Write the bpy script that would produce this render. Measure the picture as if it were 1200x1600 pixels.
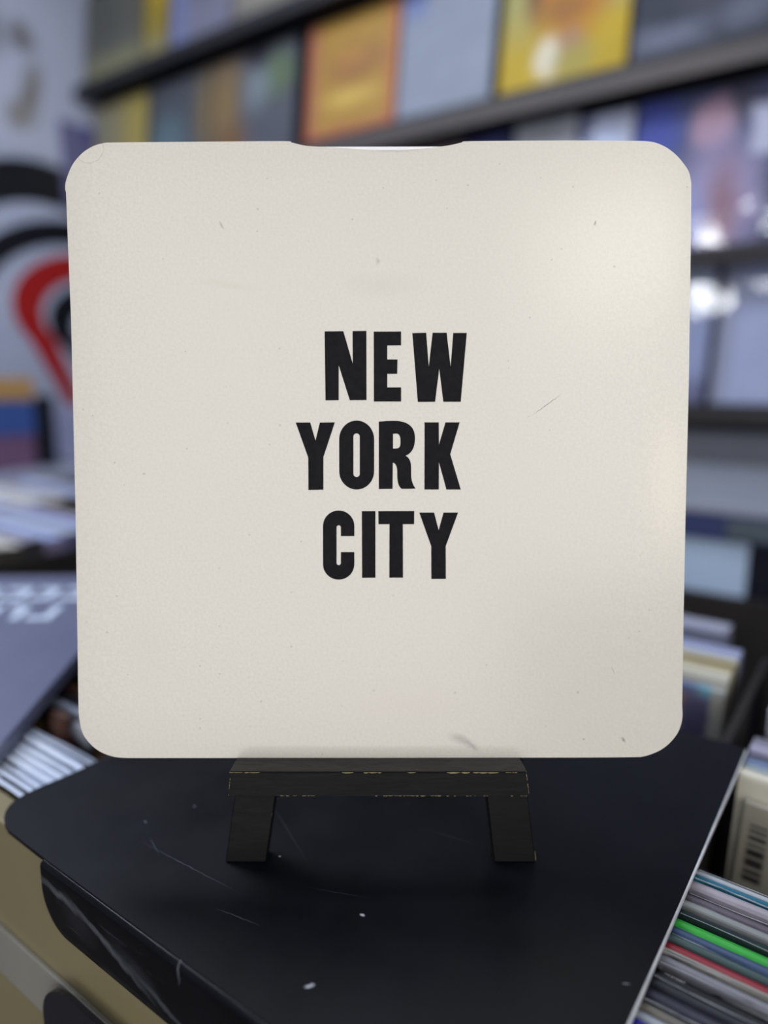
import bpy, bmesh, math, random
from mathutils import Vector, Matrix, Euler
random.seed(7)
SC = bpy.context.scene
COL = SC.collection
for o in list(bpy.data.objects): bpy.data.objects.remove(o)
rad = math.radians

# ---------------------------------------------------------------- camera
CAM_Z = 1.20                 # world: x along the bins' width, y towards the shelf wall, z up
PITCH, YAW, FPX = rad(11.21), rad(36.0), 1110.0
cd = bpy.data.cameras.new('camera'); cam = bpy.data.objects.new('camera', cd); COL.objects.link(cam)
cam.location = (0, 0, CAM_Z); cam.rotation_euler = (rad(90) - PITCH, 0, YAW)
cd.sensor_fit = 'HORIZONTAL'; cd.sensor_width = 36.0; cd.lens = 36.0 * FPX / 1200.0
cd.clip_start = 0.01
cd.dof.use_dof = True; cd.dof.focus_distance = 0.3535; cd.dof.aperture_fstop = cd.lens / 12.5
cd.dof.aperture_blades = 0
SC.camera = cam
# ---------------------------------------------------------------- world, lamps, exposure
w = bpy.data.worlds.new('room_light'); SC.world = w; w.use_nodes = True
bg = w.node_tree.nodes['Background']; bg.inputs[0].default_value = (0.62, 0.72, 1.0, 1); bg.inputs[1].default_value = 0.28
def area(name, loc, target, sx, sy, power, col):
    ld = bpy.data.lights.new(name, 'AREA'); ld.shape = 'RECTANGLE'; ld.size = sx; ld.size_y = sy
    ld.energy = power; ld.color = col
    o = bpy.data.objects.new(name, ld); COL.objects.link(o); o.location = loc
    d = Vector(target) - Vector(loc); o.rotation_euler = d.to_track_quat('-Z', 'Y').to_euler()
    return o
BK, RT = Vector((math.sin(YAW), -math.cos(YAW), 0)), Vector((math.cos(YAW), math.sin(YAW), 0))
p = BK * 2.1 - RT * 0.50 + Vector((0, 0, 1.70))
area('left_fill', p, p - BK, 2.0, 2.5, 32, (1.0, 0.975, 0.94))  # unseen light added to brighten the sleeve's lower-left reflections
p = BK * 2.1 + RT * 1.42 + Vector((0, 0, 2.02))
area('shop_window', p, p - BK, 1.8, 1.86, 27, (1.0, 0.975, 0.93))
p = BK * 2.3 + RT * 1.28 + Vector((0, 0, 2.62))
area('ceiling_lamp_front', p, (-.2, .3, 1.2), 1.1, 0.5, 5.5, (1.0, 0.97, 0.80))
p = BK * 1.6 + RT * 1.28 + Vector((0, 0, 1.45))
area('counter_lamp', p, (-.2, .3, 1.2), 0.06, 0.32, 0.8, (1.0, 0.78, 0.50))
area('ceiling_panel_left', (-1.7, 0.4, 2.85), (-1.9, 0.9, 0), 1.2, 0.6, 28, (0.80, 0.88, 1.0))
area('ceiling_panel_right', (-0.3, 0.6, 2.85), (-0.4, 1.1, 0), 1.2, 0.6, 18, (0.80, 0.88, 1.0))
area('ceiling_spot', (-1.15, -1.5, 2.85), (-0.6, 1.8, 1.3), 0.16, 0.16, 6, (0.92, 0.96, 1.0))
area('ceiling_spot', (-0.84, -1.5, 2.95), (-0.6, 1.8, 1.3), 0.14, 0.14, 3, (0.92, 0.96, 1.0))
SC.view_settings.view_transform = 'Standard'; SC.view_settings.look = 'None'
SC.view_settings.exposure = 0.0; SC.view_settings.gamma = 1.0; SC.view_settings.use_curve_mapping = False

# ---------------------------------------------------------------- measuring: a picture point to a point on a real plane
_c, _s = math.cos(PITCH), math.sin(PITCH)
CARD_F, CARD_Z, LEAN = 0.33590839, CAM_Z - 0.19623779, rad(8.733)
def ray(px, py):
    a = (px - 600) / FPX; b = (800 - py) / FPX
    return a, _c + b * _s, -_s + b * _c
def card_local(px, py, yo=0.0):
    """point of the sleeve's (or easel's) leaning plane, in its own x (right) and z (up)"""
    a, f, z = ray(px, py)
    n = (math.cos(LEAN), -math.sin(LEAN))
    ox, oz = CARD_F + yo * n[0], CARD_Z - CAM_Z + yo * n[1]
    t = (ox * n[0] + oz * n[1]) / (f * n[0] + z * n[1])
    return a * t, (f * t - ox) * math.sin(LEAN) + (z * t - oz) * math.cos(LEAN)

# ---------------------------------------------------------------- materials
def lin(c):
    r = []
    for v in c[:3]:
        v = v / 255.0
        r.append(v / 12.92 if v <= .04045 else ((v + .055) / 1.055) ** 2.4)
    return (*r, 1.0)
class NT:
    def __init__(s, name):
        s.m = bpy.data.materials.new(name); s.m.use_nodes = True; s.t = s.m.node_tree
        s.p = s.t.nodes['Principled BSDF']; s.out = s.t.nodes['Material Output']; s._co = None
    def n(s, k, **kw):
        x = s.t.nodes.new(k)
        for a, b in kw.items(): setattr(x, a, b)
        return x
    def l(s, a, b): s.t.links.new(a, b)
    def put(s, sock, v):
        if hasattr(v, 'links'): s.l(v, sock)
        else: sock.default_value = v
    def math(s, op, a, b=None, clamp=False):
        x = s.n('ShaderNodeMath', operation=op, use_clamp=clamp); s.put(x.inputs[0], a)
        if b is not None: s.put(x.inputs[1], b)
        return x.outputs[0]
    def co(s):
        if s._co is None: s._co = s.n('ShaderNodeTexCoord').outputs['Object']
        return s._co
    def noise(s, scale, detail=3, rough=.5, vec=None, dist=0):
        x = s.n('ShaderNodeTexNoise'); x.inputs['Scale'].default_value = scale; x.inputs['Detail'].default_value = detail
        x.inputs['Roughness'].default_value = rough; x.inputs['Distortion'].default_value = dist
        s.l(vec if vec is not None else s.co(), x.inputs['Vector']); return x.outputs['Fac']
    def scaled(s, v):
        x = s.n('ShaderNodeMapping'); x.inputs['Scale'].default_value = v; s.l(s.co(), x.inputs['Vector']); return x.outputs[0]
    def rng(s, v, a, b, c=0., d=1.):
        x = s.n('ShaderNodeMapRange'); s.put(x.inputs[0], v)
        for i, q in enumerate((a, b, c, d)): x.inputs[i + 1].default_value = q
        return x.outputs[0]
    def mix(s, f, a, b):
        x = s.n('ShaderNodeMix', data_type='RGBA'); s.put(x.inputs[0], f); s.put(x.inputs[6], a); s.put(x.inputs[7], b)
        return x.outputs[2]
    def bump(s, h, strength=.2, dist=.001):
        x = s.n('ShaderNodeBump'); x.inputs['Strength'].default_value = strength; x.inputs['Distance'].default_value = dist
        s.l(h, x.inputs['Height']); s.l(x.outputs[0], s.p.inputs['Normal'])
    def shapes(s, col, lst, wob=0.0, wsc=20, axes='xz'):
        """lay printed shapes / stains over col: (kind, cx, cz, rx, rz, colour, softness, angle, opacity)"""
        sx = s.n('ShaderNodeSeparateXYZ'); src = s.co()
        if wob:
            nz = s.n('ShaderNodeTexNoise'); nz.inputs['Scale'].default_value = wsc; nz.inputs['Detail'].default_value = 3
            s.l(src, nz.inputs['Vector'])
            v1 = s.n('ShaderNodeVectorMath', operation='SUBTRACT'); s.l(nz.outputs['Color'], v1.inputs[0]); v1.inputs[1].default_value = (.5, .5, .5)
            v2 = s.n('ShaderNodeVectorMath', operation='SCALE'); s.l(v1.outputs[0], v2.inputs[0]); v2.inputs['Scale'].default_value = wob
            v3 = s.n('ShaderNodeVectorMath', operation='ADD'); s.l(src, v3.inputs[0]); s.l(v2.outputs[0], v3.inputs[1]); src = v3.outputs[0]
        s.l(src, sx.inputs[0]); ix = 'xyz'.index
        X, Z = sx.outputs[ix(axes[0])], sx.outputs[ix(axes[1])]
        for sh in lst:
            k, cx, cz, rx, rz, c = sh[:6]; soft = sh[6] if len(sh) > 6 else .05; an = sh[7] if len(sh) > 7 else 0; op = sh[8] if len(sh) > 8 else 1
            dx, dz = s.math('SUBTRACT', X, cx), s.math('SUBTRACT', Z, cz)
            if an:
                ca, sa = math.cos(an), math.sin(an)
                dx, dz = (s.math('ADD', s.math('MULTIPLY', dx, ca), s.math('MULTIPLY', dz, sa)),
                          s.math('SUBTRACT', s.math('MULTIPLY', dz, ca), s.math('MULTIPLY', dx, sa)))
            u, v = s.math('DIVIDE', dx, rx), s.math('DIVIDE', dz, rz)
            if k == 'r': d = s.math('MAXIMUM', s.math('ABSOLUTE', u), s.math('ABSOLUTE', v))
            else:
                d = s.math('SQRT', s.math('ADD', s.math('MULTIPLY', u, u), s.math('MULTIPLY', v, v)))
                if k == 'o': d = s.math('DIVIDE', s.math('ABSOLUTE', s.math('SUBTRACT', d, 1.0)), .04)
            f = s.rng(d, 1 - soft, 1 + soft, op, 0.0)
            col = s.mix(f, col, lin(c))
        return col
def mat(name, c, rough=.5, spec=.5, c2=None, nscale=30, amt=1.0, bump=0, bscale=200, coat=0, metallic=0, prints=None, wob=0., stretch=None, axes='xz'):
    s = NT(name); col = lin(c)
    if c2 is not None:
        f = s.noise(nscale, 4, .6, s.scaled(stretch) if stretch else None); f = s.rng(f, .3, .7, 0, amt); col = s.mix(f, lin(c), lin(c2))
    if prints: col = s.shapes(col, prints, wob, axes=axes)
    s.put(s.p.inputs['Base Color'], col)
    s.p.inputs['Roughness'].default_value = rough; s.p.inputs['Specular IOR Level'].default_value = spec
    s.p.inputs['Metallic'].default_value = metallic
    if coat: s.p.inputs['Coat Weight'].default_value = coat; s.p.inputs['Coat Roughness'].default_value = .12
    if bump: s.bump(s.noise(bscale, 3, .6, s.scaled(stretch) if stretch else None), bump)
    return s.m
_cache = {}
def flat(c, rough=.45, spec=.5):
    k = (c, rough, spec)
    if k not in _cache: _cache[k] = mat('card_stock', c, rough, spec, tuple(max(0, v - 14) for v in c), 60, .8)
    return _cache[k]
def clear_plastic(name, gloss=.28, rough=.12, bscale=14, bstr=.5, tint=(1, 1, 1)):
    s = NT(name)
    tr = s.n('ShaderNodeBsdfTransparent'); tr.inputs[0].default_value = (*tint, 1)
    gl = s.n('ShaderNodeBsdfGlossy'); gl.inputs['Roughness'].default_value = rough
    fr = s.n('ShaderNodeLayerWeight'); fr.inputs['Blend'].default_value = gloss
    b = s.n('ShaderNodeBump'); b.inputs['Strength'].default_value = bstr; b.inputs['Distance'].default_value = .01
    s.l(s.noise(bscale, 2, .5), b.inputs['Height']); s.l(b.outputs[0], gl.inputs['Normal']); s.l(b.outputs[0], fr.inputs['Normal'])
    mx = s.n('ShaderNodeMixShader'); f = s.math('MULTIPLY', fr.outputs['Fresnel'], 1.0)
    s.l(f, mx.inputs[0]); s.l(tr.outputs[0], mx.inputs[1]); s.l(gl.outputs[0], mx.inputs[2]); s.l(mx.outputs[0], s.out.inputs['Surface'])
    return s.m

# ---------------------------------------------------------------- mesh helpers
def new_obj(name, bm, m, parent=None, loc=None, smooth=False):
    bmesh.ops.recalc_face_normals(bm, faces=bm.faces)
    me = bpy.data.meshes.new(name); bm.to_mesh(me); bm.free()
    for x in (m if isinstance(m, (list, tuple)) else [m]): me.materials.append(x)
    if smooth:
        for f in me.polygons: f.use_smooth = True
    o = bpy.data.objects.new(name, me); COL.objects.link(o)
    if parent is not None: o.parent = parent
    if loc is not None: o.location = loc
    return o
def add_box(bm, x0, x1, y0, y1, z0, z1, mi=0, bev=0):
    vs = [bm.verts.new((x, y, z)) for z in (z0, z1) for y in (y0, y1) for x in (x0, x1)]
    fs = [bm.faces.new([vs[i] for i in q]) for q in ((0, 2, 3, 1), (4, 5, 7, 6), (0, 1, 5, 4), (2, 6, 7, 3), (0, 4, 6, 2), (1, 3, 7, 5))]
    for f in fs: f.material_index = mi
    if bev:
        es = list({e for f in fs for e in f.edges})
        r = bmesh.ops.bevel(bm, geom=es, offset=bev, segments=2, affect='EDGES', profile=.6)
        for f in r['faces']: f.material_index = mi
def box(*a, **k):
    bm = bmesh.new(); add_box(bm, *a, **k); return bm
def add_prism(bm, pts, y0, y1, holes=()):
    """outline in x,z pushed from y0 to y1"""
    if holes:
        loops = [pts] + list(holes); vv = []; es = []
        for lp in loops:
            v = [bm.verts.new((x, y0, z)) for x, z in lp]; vv.append(v)
            es += [bm.edges.new((v[i], v[(i + 1) % len(v)])) for i in range(len(v))]
        r = bmesh.ops.triangle_fill(bm, use_beauty=True, use_dissolve=False, edges=es)
        fs = [g for g in r['geom'] if isinstance(g, bmesh.types.BMFace)]
    else:
        fs = [bm.faces.new([bm.verts.new((x, y0, z)) for x, z in pts])]
    r = bmesh.ops.extrude_face_region(bm, geom=fs)
    bmesh.ops.translate(bm, verts=[g for g in r['geom'] if isinstance(g, bmesh.types.BMVert)], vec=(0, y1 - y0, 0))
def prism(pts, y0, y1, holes=()):
    bm = bmesh.new(); add_prism(bm, pts, y0, y1, holes); return bm
def arc(cx, cz, rx, rz, a0, a1, n=10):
    return [(cx + rx * math.cos(rad(a0 + (a1 - a0) * i / n)), cz + rz * math.sin(rad(a0 + (a1 - a0) * i / n))) for i in range(n + 1)]
def rrect(x0, x1, z0, z1, r, n=8):
    return (arc(x1 - r, z1 - r, r, r, 90, 0, n) + arc(x1 - r, z0 + r, r, r, 0, -90, n) + arc(x0 + r, z0 + r, r, r, -90, -180, n) + arc(x0 + r, z1 - r, r, r, 180, 90, n))
def empty(name, loc, rot=(0, 0, 0)):
    o = bpy.data.objects.new(name, None); COL.objects.link(o); o.location = loc; o.rotation_euler = rot; o.empty_display_size = .05
    return o
def tag(o, label, cat, group=None, kind=None):
    o['label'] = label; o['category'] = cat
    if group: o['group'] = group
    if kind: o['kind'] = kind
    return o
def struct(o): o['kind'] = 'structure'; return o
Z = lambda r: CAM_Z + r          # height measured from the lens

# ================================================================ the room
M_wallback = mat('charcoal_slatwall', (34, 36, 44), .6, .3, (26, 27, 33), 8)
M_white = mat('white_wall_paint', (182, 184, 196), .6, .3, (172, 174, 188), 3)
M_floor = mat('grey_vinyl_floor', (84, 80, 76), .45, .4, (70, 66, 62), 6)
WALL_Y, WALL_X = 1.80, -2.70
struct(new_obj('floor', box(WALL_X - .1, 3.2, -3.2, WALL_Y + .1, -.05, 0), M_floor))
struct(new_obj('wall_back', box(WALL_X - .1, 3.2, WALL_Y, WALL_Y + .1, 0, 3.0), M_wallback))
struct(new_obj('wall_left', box(WALL_X - .1, WALL_X, -3.2, WALL_Y, 0, 3.0), M_white))
struct(new_obj('ceiling', box(WALL_X - .1, 3.2, -3.2, WALL_Y + .1, 3.0, 3.08), M_white))

# ================================================================ the record bin
M_lam = mat('olive_tan_laminate', (134, 124, 92), .28, .5, (122, 112, 84), 3, .7, .02, 60)
M_strip = mat('pale_grey_strip', (140, 138, 128), .35, .5, (128, 126, 118), 5)
M_inner = mat('dark_bin_board', (42, 38, 36), .6, .3, (30, 28, 27), 10)
BZ = Z(-0.2552)               # top face of the black board
RB = Z(-0.577)                # bin floor the records stand on
bin_ = empty('record_bin', (-.24, .66, 0))
tag(bin_, 'tan laminate record bin with open rows, holding the records beneath the black board', 'record bin')
def bpart(name, bm, m):
    o = new_obj(name, bm, m, bin_); o.location = (.24, -.66, 0); return o
bpart('front_panel', box(-1.10, .27, .1690, .1850, .02, Z(-.2575), bev=.0015), M_lam)
bpart('pale_strip', box(-1.10, .268, .1660, .1690, Z(-.368), Z(-.333), bev=.0008), M_strip)  # pale grey band along the panel front
bpart('bin_floor', box(-1.10, .27, .185, 1.15, RB - .018, RB), M_inner)
bpart('back_panel', box(-1.10, .27, 1.15, 1.165, .02, Z(-.34)), M_inner)
for x in (-1.10, -.4130, -.0790, .262):
    bpart('divider', box(x, x + .006 if x > -1 else x + .012, .185, .70 if -1 < x < .2 else 1.15, RB, Z(-.2575) if -1 < x < .2 else Z(-.29)), M_inner)
M_blacktab = mat('black_gloss_plastic', (20, 20, 30), .22, .5, (15, 15, 24), 12)
tab = [(-.350, .6)] + [(-.350, Z(-.36))] + arc(-.320, Z(-.352), .030, .028, 180, 90, 8) + [(.0, Z(-.3236)), (.0, .6)]
o = new_obj('lower_plate', prism(tab, .1585, .1612), M_blacktab)  # flat black plate with a rounded upper corner, on the panel front
tag(o, 'black rounded plastic flap on the tan bin front, below the board\'s hanging flap', 'flap')
o2 = new_obj('mounting_block', box(-.30, -.02, .1612, .1660, .62, .80), M_inner, o)

# ================================================================ black board with folded front flap
s = NT('black_board_plastic')
base = s.mix(s.rng(s.noise(18, 4, .6), .35, .7, 0, 1), lin((7, 9, 14)), lin((12, 14, 21)))
vor = s.n('ShaderNodeTexVoronoi'); vor.inputs['Scale'].default_value = 75; s.l(s.co(), vor.inputs['Vector'])
sepc = s.n('ShaderNodeSeparateColor'); s.l(vor.outputs['Color'], sepc.inputs[0])
rdot = s.math('MULTIPLY', s.math('POWER', sepc.outputs[0], 6.0), .034)
dust = s.math('LESS_THAN', vor.outputs['Distance'], rdot)
base = s.mix(s.math('MULTIPLY', dust, .55), base, lin((190, 195, 205)))
def bpt(px, py):                 # a point on the board's face
    a, f, z = ray(px, py); t = (-0.2552) / z
    X = a * t; F = f * t
    return X * math.cos(YAW) - F * math.sin(YAW), X * math.sin(YAW) + F * math.cos(YAW)
def scuff(px, py, rx, ry, ang, op, c=(200, 205, 215), soft=.5):
    x, y = bpt(px, py); return ('e', x, y, rx, ry, c, soft, ang, op)
def scr(p0, p1, wd, op, c=(120, 126, 140)):
    a, b = bpt(*p0), bpt(*p1); return ('e', (a[0] + b[0]) / 2, (a[1] + b[1]) / 2, math.dist(a, b) / 2, wd, c, .7, math.atan2(b[1] - a[1], b[0] - a[0]), op)
base = s.shapes(base, [scuff(566, 1430, .0011, .0007, .3, .9), scuff(482, 1541, .0016, .0006, .9, .95), scuff(488, 1538, .0008, .0004, .2, .8),
    scuff(978, 1537, .0014, .0003, .6, .3), scuff(437, 1338, .0005, .0004, 0, .9), scuff(304, 1260, .0007, .0005, 0, .25), scuff(227, 1284, .0007, .0005, 0, .25),
    scr((240, 1325), (345, 1380), .00022, .28), scr((236, 1312), (246, 1330), .0002, .28), scr((345, 1422), (395, 1442), .0002, .26), scr((430, 1265), (470, 1330), .0002, .14),
    scr((680, 1300), (740, 1318), .0002, .12), scr((500, 1390), (560, 1400), .0002, .12)], .0012, 300, 'xy')
s.put(s.p.inputs['Base Color'], base)
s.put(s.p.inputs['Roughness'], s.rng(s.noise(25, 4, .6), .3, .7, .36, .50))
s.p.inputs['Specular IOR Level'].default_value = .21
s.bump(s.noise(900, 2, .5), .06, .0005)
M_board = s.m
s = NT('black_flap_plastic')
base = s.mix(s.rng(s.noise(20, 4, .6), .35, .7, 0, 1), lin((18, 18, 24)), lin((27, 27, 35)))
scr_f = s.math('MULTIPLY', s.rng(s.noise(220, 4, .7, s.scaled((.12, 1, 1))), .60, .72), .16)
base = s.mix(scr_f, base, lin((150, 155, 165)))
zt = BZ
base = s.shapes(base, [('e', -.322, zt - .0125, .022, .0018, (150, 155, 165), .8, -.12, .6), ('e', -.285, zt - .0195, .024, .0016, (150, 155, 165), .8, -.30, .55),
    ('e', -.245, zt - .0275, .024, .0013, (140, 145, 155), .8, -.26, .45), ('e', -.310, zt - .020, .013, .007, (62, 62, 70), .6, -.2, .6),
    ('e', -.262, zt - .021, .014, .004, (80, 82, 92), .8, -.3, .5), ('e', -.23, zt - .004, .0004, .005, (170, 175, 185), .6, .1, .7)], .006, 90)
s.put(s.p.inputs['Base Color'], base); s.p.inputs['Roughness'].default_value = .25; s.p.inputs['Specular IOR Level'].default_value = .5
s.bump(s.noise(30, 3, .5), .10, .003)
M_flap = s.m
M_edge = mat('white_edge_light', (205, 206, 208), .45, .5, (170, 172, 176), 90)
XL, XR, YF, YB = -.4110, -.0615, .1655, .5100
board = empty('display_board', (0, 0, 0))
tag(board, 'large black plastic board with worn surface lying flat under the small easel', 'board')
TH = .0022
r = .030
pl = ([(XR - .002, YB), (XR, YB - .002), (XR, YF), (-.352, YF)] + [(XL + .034 - .034 * math.sin(rad(a)), YF + .024 - .024 * math.cos(rad(a))) for a in (12, 25, 38, 50, 62, 75, 90)]
      + [(XL, .200), (XL + .0012, .214)] + [(XL + .042 - .042 * math.cos(rad(a)) + .001, .226 + .06 * math.sin(rad(a))) for a in (15, 35, 55, 75, 90)] + [(XL + .09, .335), (-.25, YB)])
bm = bmesh.new()
f = bm.faces.new([bm.verts.new((x, y, BZ)) for x, y in pl])
rr = bmesh.ops.extrude_face_region(bm, geom=[f]); bmesh.ops.translate(bm, verts=[g for g in rr['geom'] if isinstance(g, bmesh.types.BMVert)], vec=(0, 0, -TH))
top = new_obj('top_sheet', bm, M_board, board)
# the fold: quarter round and hanging flap with a rounded lower corner
bm = bmesh.new()
prof = [(YF, BZ)] + [(YF - .0030 * math.sin(rad(a)), BZ - .0030 + .0030 * math.cos(rad(a))) for a in (15, 30, 45, 60, 75, 90)]
prof += [(YF - .0030 - .00004 * k, BZ - .003 - (.0333 * k / 10)) for k in range(1, 11)]
xs = [-.3440 + .022 * (1 - math.cos(rad(a))) for a in range(0, 91, 6)] + [-.3160 + .008 * i for i in range(1, 32)]
xs = [x for x in xs if x < XR - .001] + [XR]
def zcut(x):                       # lower outline of the flap
    d = x + .3440; zb = BZ - .0363
    if d >= .022: return zb
    return zb + .0215 - .0215 * math.sqrt(max(0, 1 - ((.022 - d) / .022) ** 2))
grid = []
for x in xs:
    zc = zcut(x); row = []
    for (y, z) in prof:
        z2 = max(z, zc)
        if z2 > z: y = YF - .0030 - .012 * max(0, BZ - .003 - z2)
        row.append(bm.verts.new((x, y, z2 - (0 if z2 == z else 1e-6 * (BZ - z)))))
    grid.append(row)
for a, b in zip(grid, grid[1:]):
    for i in range(len(prof) - 1): bm.faces.new((a[i], b[i], b[i + 1], a[i + 1]))
bmesh.ops.solidify(bm, geom=list(bm.faces), thickness=.0016)
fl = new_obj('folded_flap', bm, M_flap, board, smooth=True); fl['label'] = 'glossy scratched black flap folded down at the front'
es = new_obj('edge_light_strip', box(XR, XR + .0009, YF + .002, YB - .002, BZ - TH, BZ + .0002), M_edge, board); es['label'] = 'thin white strip painted as light on the board edge'  # white strip paints the light caught by the sheet's right edge

# ================================================================ the sleeve on the easel
card = empty('record_sleeve', tuple((-BK * CARD_F) + Vector((0, 0, CARD_Z))), (-LEAN, 0, YAW))
tag(card, 'cream record sleeve with rounded corners printed NEW YORK CITY on the easel', 'record sleeve')
s = NT('cream_card')
fib = s.noise(700, 4, .7); big = s.noise(9, 3, .5)
col = s.mix(s.rng(fib, .3, .7), lin((222, 216, 203)), lin((210, 205, 193)))
col = s.mix(s.math('MULTIPLY', s.rng(big, .4, .7), .5), col, lin((218, 211, 199)))
v2 = s.n('ShaderNodeTexVoronoi'); v2.inputs['Scale'].default_value = 190; s.l(s.co(), v2.inputs['Vector'])
sc2 = s.n('ShaderNodeSeparateColor'); s.l(v2.outputs['Color'], sc2.inputs[0])
spk = s.math('LESS_THAN', v2.outputs['Distance'], s.math('MULTIPLY', s.math('POWER', sc2.outputs[0], 5.0), .13))
col = s.mix(s.math('MULTIPLY', spk, .28), col, lin((128, 112, 92)))
def st(px, py, rx, rz, c, soft, ang, op, k='e'):
    x, z = card_local(px, py); return (k, x, z, rx, rz, c, soft, ang, op)
col = s.shapes(col, [st(730, 1160, .0042, .0014, (130, 122, 118), 1, -.55, .42), st(738, 1165, .0024, .0006, (100, 94, 94), 1, -.65, .34), st(716, 1154, .0035, .0018, (150, 140, 134), .9, -.3, .4),
    st(855, 632, .0068, .00018, (92, 90, 88), .6, .63, .8), st(930, 348, .0004, .0011, (110, 108, 100), .5, -.2, .7), st(346, 352, .0005, .0016, (130, 126, 118), .8, .5, .5),
    st(590, 408, .0008, .0012, (150, 144, 134), .8, 0, .5), st(974, 1156, .0006, .0012, (110, 108, 102), .6, .6, .7), st(912, 1155, .0005, .0004, (110, 108, 102), .6, 0, .6), st(958, 1047, .0002, .002, (140, 140, 134), .6, .3, .5),
    st(140, 234, .0070, .0060, (160, 152, 140), .9, .4, .3, 'o'), st(225, 740, .0006, .0004, (140, 130, 116), .7, 0, .6), st(600, 445, .012, .004, (206, 200, 186), 1, 0, .5), st(355, 445, .010, .0012, (206, 204, 184), 1, -.15, .5),
    st(230, 1010, .008, .012, (212, 206, 194), 1, 0, .5), st(640, 1100, .03, .008, (214, 204, 194), 1, 0, .4), st(615, 235, .010, .0006, (150, 150, 148), .8, 0, .4)], .0016, 400)
s.put(s.p.inputs['Base Color'], col)
s.p.inputs['Roughness'].default_value = .5; s.p.inputs['Specular IOR Level'].default_value = .25
s.p.inputs['Coat Weight'].default_value = 1.0; s.p.inputs['Coat Roughness'].default_value = .22; s.p.inputs['Coat IOR'].default_value = 1.62
hh = s.math('ADD', s.noise(500, 3, .6), s.math('MULTIPLY', s.noise(130, 2, .5), 1.4))
s.bump(hh, .10, .001)
M_card = s.m
M_cardedge = mat('white_cut_card', (236, 234, 228), .6, .3, (226, 222, 214), 200)
M_ink = NT('black_letterpress_ink')
vor = M_ink.n('ShaderNodeTexVoronoi'); vor.inputs['Scale'].default_value = 230; M_ink.l(M_ink.co(), vor.inputs['Vector'])
sp = M_ink.n('ShaderNodeSeparateColor'); M_ink.l(vor.outputs['Color'], sp.inputs[0])
k = M_ink.math('LESS_THAN', vor.outputs['Distance'], M_ink.math('MULTIPLY', M_ink.math('POWER', sp.outputs[0], 22.0), .15))
ic = M_ink.mix(M_ink.rng(M_ink.noise(260, 3, .6), .35, .7), lin((15, 14, 18)), lin((24, 22, 27)))
M_ink.put(M_ink.p.inputs['Base Color'], M_ink.mix(k, ic, lin((200, 195, 185))))
M_ink.p.inputs['Roughness'].default_value = .6; M_ink.p.inputs['Specular IOR Level'].default_value = .12
M_ink = M_ink.m
TL = [(102, 300), (100.5, 290), (104, 275), (112.5, 256), (125, 241), (137, 232), (150, 226), (165, 222.5)]
TR = [(1003, 219.5), (1022, 221), (1041, 228), (1057, 239), (1069, 251.5), (1079, 266), (1083, 283)]
RS = [(1082.5, 360), (1079, 600), (1074, 800), (1071, 950)]
BR = [(1068.5, 1104), (1068.7, 1125), (1062.5, 1145), (1050, 1161), (1035, 1172.5), (1017, 1180), (1002, 1183.5)]
BL = [(200, 1184.5), (179, 1183), (158, 1176), (142, 1164.6), (129, 1148), (123.7, 1129), (121.7, 1112)]
LS = [(117, 800), (110, 500), (105, 380)]
NF = [(300, 221.5), (440, 220.5), (455, 222.5), (480, 228), (520, 230), (560, 233), (595, 234.5), (640, 233.6), (680, 230), (705, 226.5), (722, 222.5), (738, 220.5), (880, 219.5)]
NB = [(300, 221.5), (440, 220.5), (455, 222.5), (480, 226.8), (705, 226.4), (722, 222.5), (738, 220.5), (880, 219.5)]
def bow(x):
    d = max(0, x - .088); e = max(0, -x - .10)
    return 7.0 * d ** 3 + 4.0 * e ** 3
def smooth_corner(q, n=4):
    r = []
    for i in range(len(q) - 1):
        a, b = q[max(0, i - 1)], q[i]; c, d = q[i + 1], q[min(len(q) - 1, i + 2)]
        for k in range(n):
            t = k / n
            r.append(tuple(.5 * (2 * b[m] + (c[m] - a[m]) * t + (2 * a[m] - 5 * b[m] + 4 * c[m] - d[m]) * t * t + (3 * b[m] - a[m] - 3 * c[m] + d[m]) * t ** 3) for m in (0, 1)))
    return r + [q[-1]]
TL, TR, BR, BL, NF = (smooth_corner(q) for q in (TL, TR, BR, BL, NF))
def panel(px, y, sgn, th):
    pts = [card_local(*q) for q in px]
    bm = bmesh.new(); bm.faces.new([bm.verts.new((x, 0, z)) for x, z in pts])
    for i in range(-31, 32):
        bmesh.ops.bisect_plane(bm, geom=list(bm.verts) + list(bm.edges) + list(bm.faces), plane_co=(i * .005, 0, 0), plane_no=(1, 0, 0))
    front = list(bm.faces)
    r = bmesh.ops.extrude_face_region(bm, geom=front)
    nv = [g for g in r['geom'] if isinstance(g, bmesh.types.BMVert)]
    bmesh.ops.translate(bm, verts=nv, vec=(0, th, 0))
    bm.normal_update()
    for f in bm.faces:
        f.material_index = 1 if abs(f.normal.y) < .5 else 0
    for v in bm.verts: v.co.y += y + sgn * bow(v.co.x)
    return bm
fp = new_obj('front_panel', panel(TL + NF + TR + RS + BR + BL + LS, 0, 1, .0005), [M_card, M_cardedge], card, smooth=True)
fp.data.set_sharp_from_angle(angle=rad(35))
new_obj('back_panel', panel(TL + NB + TR + RS + BR + BL + LS, .0046, .25, .0005), [M_card, M_cardedge], card)
M_inn = mat('white_inner_paper', (240, 240, 242), .6, .3)
ip = [card_local(*q) for q in ((478, 226.6), (706, 226.3), (1000, 232), (1000, 1170), (200, 1172), (200, 232))]
new_obj('inner_sleeve', prism(ip, .0018, .0024), M_inn, card)['label'] = 'white inner paper sleeve showing in the thumb notch'

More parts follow.
